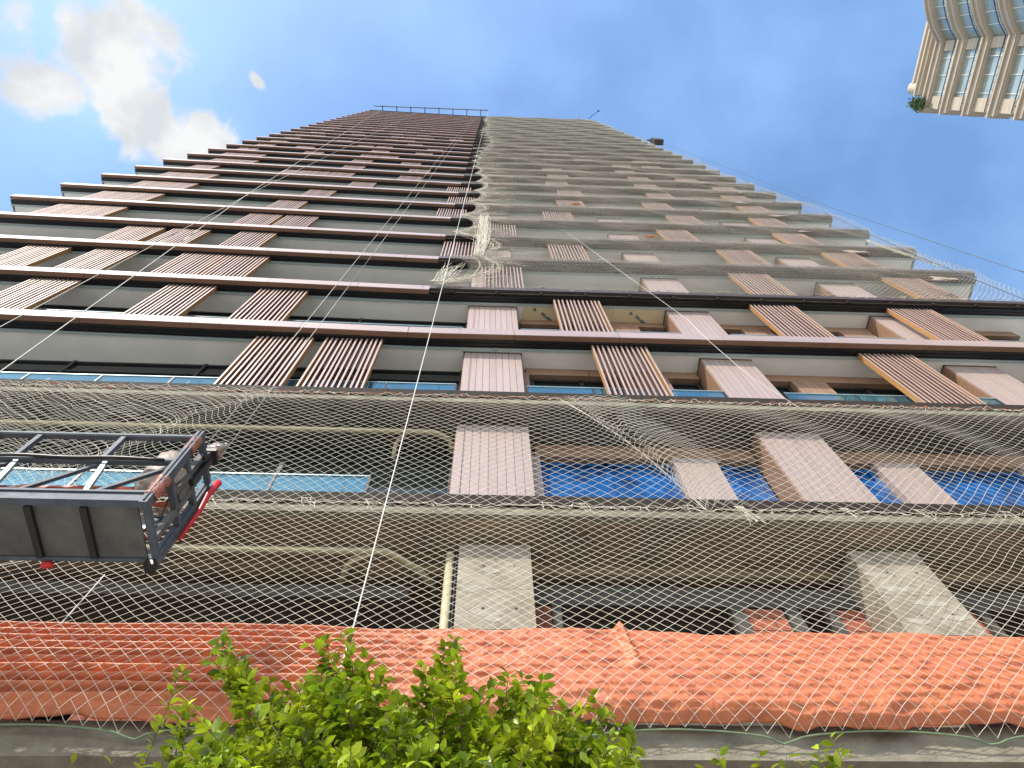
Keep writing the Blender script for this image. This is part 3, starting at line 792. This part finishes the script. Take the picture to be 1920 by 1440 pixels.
for i in range(nxt):
    for j in range(nzt):
        v = Vector((U[i, j] * 1.6, W[i, j] * 4.0, 0)); cr[i, j] = mnoise.fractal(v, .75, 2.1, 4) * 1.5 + abs(mnoise.noise(v * 3.1)) * .8
Yt = prof + ridge * (.038 * left + .008 * (1 - left)) * np.clip((1 - W) * 8, 0, 1) + cr * (.005 * left + .020 * (1 - left))
Yt -= .10 * np.exp(-((U - 1.27 - .12 * W) / .035) ** 2) * np.clip(1 - W * 1.5, 0, 1)
bt_ = np.clip((W - .80) / .2, 0, 1); Yt += bt_ * .03 * sn(U * 3, W * 3, .5, 35); Zt = Zt + bt_ * .04 * sn(U * 2.2, W, .5, 36)
V = np.stack([U, Yt, Zt], -1).reshape(-1, 3)
idx = np.arange(nxt * nzt).reshape(nxt, nzt)
Fq = np.stack([idx[:-1, :-1], idx[:-1, 1:], idx[1:, 1:], idx[1:, :-1]], -1).reshape(-1, 4)
me = bpy.data.meshes.new('tarpaulin'); me.vertices.add(len(V)); me.vertices.foreach_set('co', V.reshape(-1))
me.loops.add(Fq.size); me.loops.foreach_set('vertex_index', Fq.reshape(-1).astype(np.int32)); me.polygons.add(len(Fq))
me.polygons.foreach_set('loop_start', np.arange(len(Fq), dtype=np.int32) * 4); me.polygons.foreach_set('loop_total', np.full(len(Fq), 4, dtype=np.int32))
me.polygons.foreach_set('use_smooth', np.ones(len(Fq), dtype=bool)); me.update(calc_edges=True); me.materials.append(MT['tarp'])
tp = bpy.data.objects.new('tarpaulin', me); COL.objects.link(tp)
sol = tp.modifiers.new('thickness', 'SOLIDIFY'); sol.thickness = .003
tag(tp, 'crumpled orange tarpaulin wrapped along the lowest slab edge', 'tarp')

# ================================================================ suspended work platform
GX1 = -2.47; GX0 = -8.5; GY0, GY1 = 2.96, 3.46; GZ = 6.10
P_ = empty('suspended_platform', ((GX0 + GX1) / 2, 3.2, GZ), 'grey steel suspended work platform hanging at the left with dark floor plate', 'work platform')
b = MB(); b.box(GX0, GX1 - .06, GY0 + .03, GY1 - .02, GZ + .012, GZ + .03, 0); b.build('floor_plate', MT['plate'], P_)
x = GX1 - .44
while x > GX0:
    b = MB(); b.box(x - .025, x + .025, GY0 + .03, GY1 - .02, GZ - .022, GZ + .011); x -= .40; b.build('floor_rib', MT['frame'], P_)
b = MB()
b.box(GX0, GX1 - .02, GY0 - .02, GY0 + .025, GZ + .0, GZ + .14); b.box(GX0, GX1 - .02, GY0 - .035, GY0 - .021, GZ + .115, GZ + .14); b.box(GX0, GX1 - .02, GY0 - .035, GY0 - .021, GZ, GZ + .03)
b.box(GX0, GX1 - .02, GY1 - .015, GY1 + .02, GZ + .0, GZ + .12); b.build('toe_board', MT['galv'], P_)
for yy, zz, nm in ((GY0, 1.04, 'top_rail'), (GY0, .62, 'mid_rail'), (GY1, .95, 'top_rail'), (GY1, .55, 'mid_rail')):
    b = MB(); b.bar((GX0, yy, GZ + zz), (GX1, yy, GZ + zz), .045, .045); b.bar((GX0, yy - .026, GZ + zz), (GX1, yy - .026, GZ + zz), .006, .028); b.build(nm, MT['galv'], P_)
x = GX1 - .62; i = 0
while x > GX0:
    b = MB(); b.bar((x, GY0, GZ + .64), (x, GY0, GZ + 1.02), .04, .04); b.build('baluster', MT['galv'], P_)
    b = MB(); b.bar((x + .05, GY0, GZ + .60), (x + .12, GY0, GZ + .14), .035, .03, up=(0, 1, 0)); b.build('baluster', MT['railcap'], P_)
    b = MB(); b.bar((x, GY0 + .02, GZ + .60), (x - .45, GY0 + .02, GZ + .14), .03, .03, up=(0, 1, 0)); b.build('brace', MT['galv'], P_)
    b = MB(); b.bar((x, GY1, GZ + .12), (x, GY1, GZ + .95), .035, .035); b.build('baluster', MT['galv'], P_)
    x -= .70; i += 1
b = MB(); b.bar((GX1 - .02, GY0 + .02, GZ + .60), (GX1 - .5, GY0 + .02, GZ + .14), .03, .03, up=(0, 1, 0)); b.build('brace', MT['galv'], P_)
for yy, zt_, nm in ((GY0, 1.12, 'end_post'), (GY1, 1.06, 'end_post')):
    b = MB(); b.bar((GX1, yy, GZ - .02), (GX1, yy, GZ + zt_), .075, .06); b.bar((GX1 + .0, yy - .034, GZ), (GX1, yy - .034, GZ + zt_), .03, .008); b.build(nm, MT['galv'], P_)
for zz in (.02, .42, .74, 1.08):
    b = MB(); b.bar((GX1 + .005, GY0 + .03, GZ + zz), (GX1 + .005, GY1 - .03, GZ + zz), .05, .045); b.build('end_rail', MT['galv'], P_)
b = MB(); b.box(GX1 - .02, GX1 + .03, GY0 + .15, GY0 + .20, GZ + .45, GZ + 1.05); b.box(GX1 - .02, GX1 + .03, GY1 - .2, GY1 - .15, GZ + .04, GZ + .73); b.box(GX1 - .02, GX1 + .02, GY0 + .22, GY0 + .34, GZ + .5, GZ + .95)
b.build('motor_mount', MT['plate'], P_)
b = MB(); b.box(GX1 - .05, GX1 + .02, GY1 - .03, GY1 + .06, GZ - .08, GZ + .0); b.build('foot', MT['frame'], P_)
# hoist head outside the end frame
b = MB(); b.bar((GX1 + .02, 3.14, GZ + 1.0), (GX1 + .07, 3.2, GZ + 1.36), .06, .06); b.box(GX1 - .03, GX1 + .10, 3.12, 3.26, GZ + 1.12, GZ + 1.16); b.bar((GX1 + .03, 3.2, GZ + .7), (GX1 + .05, 3.2, GZ + 1.12), .05, .05)
b.build('hoist_arm', MT['frame'], P_)
blob_mesh('hoist_wrap', (GX1 + .06, 3.18, GZ + 1.24), .065, MT['plastic'], P_, 3, sx=1.1, sy=.8, sz=1.1, amp=.6)
blob_mesh('pulley', (GX1 + .10, 3.19, GZ + 1.36), .022, MT['pipe'], P_, 4, amp=.1)
# black cable along the mid rail
pts = [(x, GY0 - .045 + .01 * math.sin(x * 7), GZ + .60 + .012 * math.sin(x * 5)) for x in np.linspace(GX0, GX1 - .1, 60)]
b = MB(); b.tube(pts, .014, 7); b.build('power_cable', MT['frame'], P_, smooth=True)
# red bumper foam along the lower inner post
pts = [(GX1 + .06, GY1 + .02, GZ + .3), (GX1 + .065, GY1 + .02, GZ + .7), (GX1 + .05, GY1 + .01, GZ + .95), (GX1 + .075, GY1 + .0, GZ + 1.14)]
b = MB(); b.tube(pts, .014, 8, r2=.036); b.build('red_bumper', MT['red'], P_, smooth=True)
blob_mesh('red_bumper', (-3.27, GY1 + .04, GZ - .02), .03, MT['red'], P_, 8, sx=1.6, amp=.15)
# wrappings
blob_mesh('plastic_bag', (GX1 - .17, 3.12, GZ + .70), .17, MT['bag'], P_, 5, sx=1.0, sy=.7, sz=1.8, amp=.22)
def wrap(x, y, z0, z1, w_, seed):
    r_ = random.Random(seed); b = MB(); n = 22
    V = []; Fc = []
    for i in range(n + 1):
        z = z0 + (z1 - z0) * i / n
        for k in range(10):
            t = k * .6283; rr = w_ * (1 + .25 * r_.uniform(-1, 1)); V.append((x + rr * math.cos(t), y + rr * .9 * math.sin(t), z))
    for i in range(n):
        for k in range(10):
            l = (k + 1) % 10; Fc.append((i * 10 + k, i * 10 + l, (i + 1) * 10 + l, (i + 1) * 10 + k))
    b.add(V, Fc); return b.build('pink_tape', MT['ptape'], P_, smooth=True)
wrap(GX1, GY0, GZ + .10, GZ + .36, .05, 1); wrap(GX1, GY0, GZ + .80, GZ + 1.02, .045, 2)
# plastic film and ribbons strung inside the platform
for s_, (z0, y0, wd, mm) in enumerate(((.76, 3.34, .016, 'ptape'), (.70, 3.40, .012, 'ptape'), (.26, 3.40, .022, 'ptape'), (.46, 3.42, .05, 'plastic'), (.60, 3.43, .02, 'bag'))):
    V = []; Fc = []; n = 90; nw = 6
    for i in range(n + 1):
        x = GX0 + (GX1 - .15 - GX0) * i / n
        for j in range(nw + 1):
            a = j / nw - .5
            V.append((x, GY0 + (y0 - GY0) + .02 * math.sin(x * 9 + j * 1.3 + s_) + .012 * math.sin(x * 23 + j * 2), GZ + z0 + .05 * math.sin(x * 1.4 + s_) + a * wd * 2 * (1 + .35 * math.sin(x * 4 + s_ * 2)) + .012 * math.sin(x * 17 + j)))
    for i in range(n):
        for j in range(nw): a = i * (nw + 1) + j; Fc.append((a, a + 1, a + nw + 2, a + nw + 1))
    b = MB(); b.add(V, Fc); b.build('film_ribbon', MT[mm], P_, smooth=True)
keep(P_)
# power lead and lashing below the platform
rope('power_lead', [at(-20, 1085, 3.55), at(120, 1050, 3.5), at(250, 1005, 3.42), at(300, 975, 3.3), at(330, 900, 3.1), at(390, 860, 3.15)], .006, MT['frame'], 'dark electric lead looped under the suspended platform', 'cable')
rope('rope', [at(-20, 1065, 4.0), at(150, 1030, 3.9), at(300, 960, 3.5)], .005, MT['wire'], 'thin grey line passing under the suspended platform', 'rope')
rope('rope', [at(112, 1172, 4.05), at(150, 1130, 4.1), at(196, 1078, 4.3)], .006, MT['rope'], 'short loose string hanging on the net above the tarp', 'rope')
rope('rope', [at(1055, 430, 4.3), at(1235, 560, 4.3), at(1290, 600, 4.3), at(1330, 640, 4.2), at(1405, 705, 4.2), at(1500, 765, 4.3)], .0035, MT['rope'], 'thin loose string trailing across the right part of the facade', 'rope')

# ================================================================ shrub in the foreground
def leaves_mesh(name, C, D, N, size, m, parent, asp=.52, seed=1):
    # C centres, D leaf axis, N leaf normal, one folded eight-sided leaf each
    n = len(C); S = np.cross(N, D); S /= np.linalg.norm(S, axis=1, keepdims=True) + 1e-9
    N = np.cross(D, S)
    prof = [(0, 0), (.18, .62), (.45, 1.0), (.72, .78), (1.0, 0.0)]
    L = size[:, None]; pts = []
    droop = rng.uniform(.05, .35, n)[:, None]
    mid = []
    for t, wd in prof: mid.append(C + D * L * t - N * L * droop * t * t)
    V = [mid[0], mid[1], mid[2], mid[3], mid[4]]
    for t, wd, i in ((.18, .62, 1), (.45, 1, 2), (.72, .78, 3)):
        for s_ in (1, -1): V.append(mid[i] + S * s_ * L * asp * .5 * wd + N * L * .07 * wd)
    V = np.stack(V, 1)  # n,11,3  idx: 0..4 mid, 5/6 first, 7/8, 9/10
    F1 = [(0, 1, 5), (0, 6, 1), (3, 4, 9), (3, 10, 4)]; F2 = [(1, 2, 7, 5), (1, 6, 8, 2), (2, 3, 9, 7), (2, 8, 10, 3)]
    base = np.arange(n)[:, None, None] * 11
    t1 = (base + np.array(F1)[None]).reshape(-1); t2 = (base + np.array(F2)[None]).reshape(-1)
    me = bpy.data.meshes.new(name); me.vertices.add(n * 11); me.vertices.foreach_set('co', V.reshape(-1))
    lv = np.concatenate([t1, t2]).astype(np.int32); me.loops.add(len(lv)); me.loops.foreach_set('vertex_index', lv)
    n3 = n * 4; n4 = n * 4; me.polygons.add(n3 + n4)
    ls = np.concatenate([np.arange(n3) * 3, n3 * 3 + np.arange(n4) * 4]).astype(np.int32)
    lt = np.concatenate([np.full(n3, 3), np.full(n4, 4)]).astype(np.int32)
    me.polygons.foreach_set('loop_start', ls); me.polygons.foreach_set('loop_total', lt)
    me.polygons.foreach_set('use_smooth', np.ones(n3 + n4, dtype=bool)); me.update(calc_edges=True)
    me.materials.append(m); o = bpy.data.objects.new(name, me); COL.objects.link(o)
    if parent: o.parent = parent
    return o
def unit(v): return v / (np.linalg.norm(v, axis=-1, keepdims=True) + 1e-9)
def shoot(b, p0, p1, r0, lc, ld, ln, dens, rs, size, sz):
    # curved twig from p0 to p1 with alternate leaves along its outer part
    p0 = np.array(p0, float); p1 = np.array(p1, float); L = np.linalg.norm(p1 - p0)
    mid = (p0 + p1) / 2 + rs.normal(0, L * .08, 3)
    ts = np.linspace(0, 1, 9); P = [(1 - t) ** 2 * p0 + 2 * t * (1 - t) * mid + t * t * p1 for t in ts]
    b.tube(P, r0, 5, r2=.0015)
    n = max(5, int(L * dens))
    for i in range(n):
        t = .18 + .82 * (i + rs.uniform(0, .6)) / n; t = min(t, 1)
        c = (1 - t) ** 2 * p0 + 2 * t * (1 - t) * mid + t * t * p1
        ax = unit(2 * (1 - t) * (mid - p0) + 2 * t * (p1 - mid))
        sd_ = unit(np.cross(ax, rs.normal(0, 1, 3)))
        d = unit(ax * rs.uniform(.2, .9) + sd_ * 1.0 + np.array([0, 0, rs.uniform(-.2, .25)]))
        nn = unit(np.array([rs.normal(0, .45), rs.normal(-.15, .45), 1.0]))
        lc.append(c + sd_ * .004); ld.append(d); ln.append(nn); sz.append(size * rs.uniform(.6, 1.25))
def make_shrub(name, label, base, tips, hub, dens, size, seed, nsub, spread):
    rs = np.random.default_rng(seed)
    S_ = empty(name, base, label, 'shrub', 'shrubs at the foot of the building')
    b = MB(); lc, ld, ln, sz = [], [], [], []
    b.tube([base, (base[0] + .05, base[1] - .03, (base[2] + hub[2]) * .5), tuple(hub)], .03, 8, r2=.016)
    for tp_ in tips:
        tp_ = np.array(tp_); h = np.array(hub) + rs.normal(0, .10, 3)
        st = h * .55 + tp_ * .45 + rs.normal(0, .05, 3)
        b.tube([tuple(hub), tuple((np.array(hub) + st) / 2 + rs.normal(0, .04, 3)), tuple(st)], .010, 6, r2=.005)
        shoot(b, st, tp_, .005, lc, ld, ln, dens, rs, size, sz)
        for _ in range(nsub):
            s0 = st * (1 - .6) + tp_ * .6 if rs.random() < .5 else st
            e = s0 + unit((tp_ - st) + rs.normal(0, .30, 3)) * rs.uniform(.12, spread)
            shoot(b, s0, e, .003, lc, ld, ln, dens, rs, size, sz)
    st_o = b.build('stem', MT['bark'], S_, smooth=True)
    lc, ld, ln, sz = map(np.array, (lc, ld, ln, sz))
    leaves_mesh('foliage', lc, ld, ln, sz, MT['leaf'], S_)
    keep(S_); return len(lc)
prof_px = [(335, 1400), (400, 1330), (440, 1300), (470, 1290), (510, 1262), (560, 1240), (600, 1235), (650, 1240), (700, 1262), (760, 1262), (800, 1230), (845, 1215), (890, 1240), (930, 1320), (975, 1275), (1010, 1262), (1060, 1300), (1110, 1350), (1160, 1385), (1215, 1395)]
px_ = np.array([p[0] for p in prof_px]); py_ = np.array([p[1] for p in prof_px])
rs = np.random.default_rng(5); tips = []
for i in range(300):
    u = rs.uniform(345, 1215); vt = np.interp(u, px_, py_); v = vt + 25 + (rs.random() ** 1.0) * (1540 - vt)
    Y = rs.uniform(2.15, 2.95)
    tips.append(tuple(at(u, v, Y)))
for u, v in ((410, 1185), (425, 1205), (455, 1250), (480, 1285), (605, 1185), (640, 1178), (690, 1215), (662, 1240), (835, 1205), (850, 1190), (790, 1240), (985, 1255), (1015, 1262), (1110, 1290), (1190, 1360)):
    tips.append(tuple(at(u, v + 8, 2.5)))
nl = make_shrub('leafy_shrub', 'tall bright green shrub in front of the orange tarp at the bottom', (-.2, 2.9, 0), tips, (-.15, 2.75, 2.9), 92, .053, 21, 4, .27)
tips = [tuple(at(u, v, 2.9)) for u, v in ((345, 1255), (350, 1300), (330, 1345), (385, 1345), (365, 1320), (325, 1395), (390, 1380))]
make_shrub('leafy_shrub', 'small sparse sapling left of the big green shrub', (-1.35, 3.2, 0), tips, (-1.28, 3.1, 3.3), 55, .055, 22, 1, .12)
tips = [tuple(at(u, v, 2.6)) for u, v in ((1340, 1400), (1420, 1415), (1475, 1415), (1500, 1425), (1555, 1378), (1535, 1395), (1550, 1410), (1590, 1435), (1320, 1440))]
make_shrub('leafy_shrub', 'thin pale green sprigs at the bottom right of the big shrub', (1.3, 2.9, 0), tips, (1.28, 2.85, 3.0), 45, .055, 23, 1, .12)
tips = [tuple(at(u, v, 2.6)) for u, v in ((140, 1425), (150, 1440), (215, 1425), (262, 1430))]
make_shrub('leafy_shrub', 'few yellow green leaves at the bottom left corner', (-1.75, 2.9, 0), tips, (-1.7, 2.85, 3.0), 30, .055, 24, 0, .1)

# ================================================================ neighbouring beige tower
NB = empty('apartment_tower', (50, -10, 0), 'beige stone apartment tower with glazed balconies at the upper right', 'building')
NX = 40.0
def face_path():
    pts = [(NX, .80), (NX, -4.75)]
    for t in np.linspace(0, 1, 15)[1:]:
        a = t; y = -4.75 - 12 * a; x = NX - 2.6 * math.sin(math.pi * a) ** .8
        pts.append((x, y))
    pts += [(NX, -22.0), (NX, -30)]
    return pts
FP = face_path()
def offset_path(d):
    P = [Vector((p[0], p[1])) for p in FP]; o = []
    for i, p in enumerate(P):
        a = P[max(i - 1, 0)]; c = P[min(i + 1, len(P) - 1)]; t = (c - a).normalized(); n = Vector((t.y, -t.x))
        o.append((p.x + n.x * -d * -1, p.y + n.y * -d * -1))
    return o
def band(z0, z1, d, depth, m, name, parent, mi=0, b=None, cap=0.0):
    # solid ribbon following the face; d>0 towards the street side
    own = b is None; b = b or MB()
    A = [(x - d, y + (cap if i == 0 else 0)) for i, (x, y) in enumerate(FP)]; B_ = [(x - d + depth, y + (cap if i == 0 else 0)) for i, (x, y) in enumerate(FP)]
    V = []; Fc = []
    for (ax, ay), (bx, by) in zip(A, B_): V += [(ax, ay, z0), (bx, by, z0), (bx, by, z1), (ax, ay, z1)]
    for i in range(len(A) - 1):
        p = 4 * i; q = p + 4
        for k in range(4): l = (k + 1) % 4; Fc.append((p + k, q + k, q + l, p + l))
    Fc.append((0, 1, 2, 3)); e = 4 * (len(A) - 1); Fc.append((e + 3, e + 2, e + 1, e))
    b.add(V, Fc, mi)
    return b.build(name, m, parent) if own else None
NH = 3.25; ZR = 70.9
b = MB(); b.box(NX + 1.6, NX + 22, -30, .6, 0, ZR - .3); b.build('core_wall', MT['nrev'], NB)
for j in range(0, 21):
    z = ZR - NH * j
    b = MB()
    band(z - .48, z - .05, .35, 1.9, None, '', None, b=b, cap=.3); band(z - .05, z + .12, .55, 1.9, None, '', None, b=b, cap=.45); band(z - .60, z - .48, .22, 1.7, None, '', None, b=b, cap=.15)
    if j: band(z + .12, z + .30, .30, .4, None, '', None, b=b, cap=.2)
    b.build('storey_band', MT['stone'], NB)
    if j == 0: continue
    g = band(z + .12, z + NH - .58, -.10, .05, MT['nglass'], 'glazing', NB)
    b = MB()
    tot = 0
    for i in range(len(FP) - 1):
        p = Vector(FP[i]); q = Vector(FP[i + 1]); L = (q - p).length; n = max(1, round(L / 1.5))
        for s_ in range(n):
            c = p.lerp(q, s_ / n); b.box(c.x + .04, c.x + .095, c.y - .025, c.y + .025, z + .12, z + NH - .58)
    band(z + 1.12, z + 1.17, -.05, .03, None, '', None, b=b)
    b.build('window_mullion', MT['white'], g)
    # balcony rail
    b = MB(); band(z + 1.02, z + 1.08, .18, .05, None, '', None, b=b)
    for i in range(len(FP) - 1):
        p = Vector(FP[i]); q = Vector(FP[i + 1]); L = (q - p).length; n = max(1, round(L / .55))
        for s_ in range(n):
            c = p.lerp(q, s_ / n); b.box(c.x - .17, c.x - .14, c.y - .015, c.y + .015, z + .3, z + 1.02)
    b.build('balcony_rail', MT['frame'], NB)
# stone piers with tile joints
def pier(y0, y1, d, x=NX, zt=None):
    b = MB(); z = .1; zt = zt or ZR - .7
    while z < zt: b.box(x - d, x + 1.7, y0, y1, z, min(z + .52, zt)); z += .54
    o = b.build('stone_pier', MT['stone'], NB)
    b = MB(); b.box(x - d + .012, x + 1.69, y0 + .012, y1 - .012, 0, zt - .01); b.build('pier_joint', MT['stoned'], o)
pier(-.22, .84, .08); pier(-4.75, -3.95, .08); pier(-17.9, -17.0, .08); pier(-29, -28.2, .08)
# stepped penthouse above
b = MB(); b.box(NX + 1.2, NX + 20, -28, -.6, ZR + .121, ZR + 3.4); b.build('penthouse_wall', MT['stone'], NB)
b = MB(); b.box(NX + .9, NX + 20.3, -28.3, -.3, ZR + 3.402, ZR + 3.75); b.box(NX + .7, NX + 20.3, -28.5, -.2, ZR + 3.752, ZR + 3.95); b.build('penthouse_cornice', MT['stone'], NB)
b = MB()
for y in np.arange(-27, -1.5, 2.6): b.box(NX + 1.12, NX + 1.19, y, y + 1.9, ZR + .6, ZR + 3.0)
b.build('penthouse_window', MT['nglass'], NB)
b = MB(); b.box(NX + 2.0, NX + 18, -26, -1.6, ZR + 3.952, ZR + 6.2); b.box(NX + 1.7, NX + 18.3, -26.3, -1.3, ZR + 6.202, ZR + 6.5); b.build('upper_penthouse', MT['stone'], NB)
b = MB()
V = [(NX + 2.2, -1.3, ZR + 3.96)]
for zz in (ZR + 3.96, ZR + 6.8): pass
ring = [(NX + 2.2 + .6 * math.cos(t), -.9 + .6 * math.sin(t)) for t in np.linspace(0, 2 * math.pi, 25)[:-1]]
V = [(x, y, ZR + 3.96) for x, y in ring] + [(x, y, ZR + 6.9) for x, y in ring]
b.add(V, [(i, (i + 1) % 24, 24 + (i + 1) % 24, 24 + i) for i in range(24)] + [tuple(range(24))[::-1], tuple(range(24, 48))]); b.build('roof_turret', MT['stone'], NB)
keep(NB)
# parapet bush on its corner
BS = empty('rooftop_bush', (39.6, .9, ZR + .2), 'dark bush growing over the roof corner of the beige tower', 'bush')
rs = np.random.default_rng(9); n = 380; C = rs.normal(0, 1, (n, 3)); C = unit(C) * rs.uniform(.2, 1, (n, 1)) ** .5 * np.array([.5, .5, .85]) * (1 + .6 * rs.random((n, 1))) + np.array([39.3, .45, ZR + .2])
leaves_mesh('foliage', C, unit(rs.normal(0, 1, (n, 3))), unit(rs.normal(0, 1, (n, 3))), np.full(n, .26), MT['leafd'], BS)
b = MB(); b.tube([(39.6, .7, ZR + .1), (39.3, .5, ZR + .9)], .06, 6); b.build('stem', MT['bark'], BS); 
b = MB(); b.box(39.45, 39.95, .3, 1.15, ZR + .12, ZR + .5); b.build('planter', MT['stone'], BS)
keep(BS)
print('leaves', nl, 'shutters', cnt)
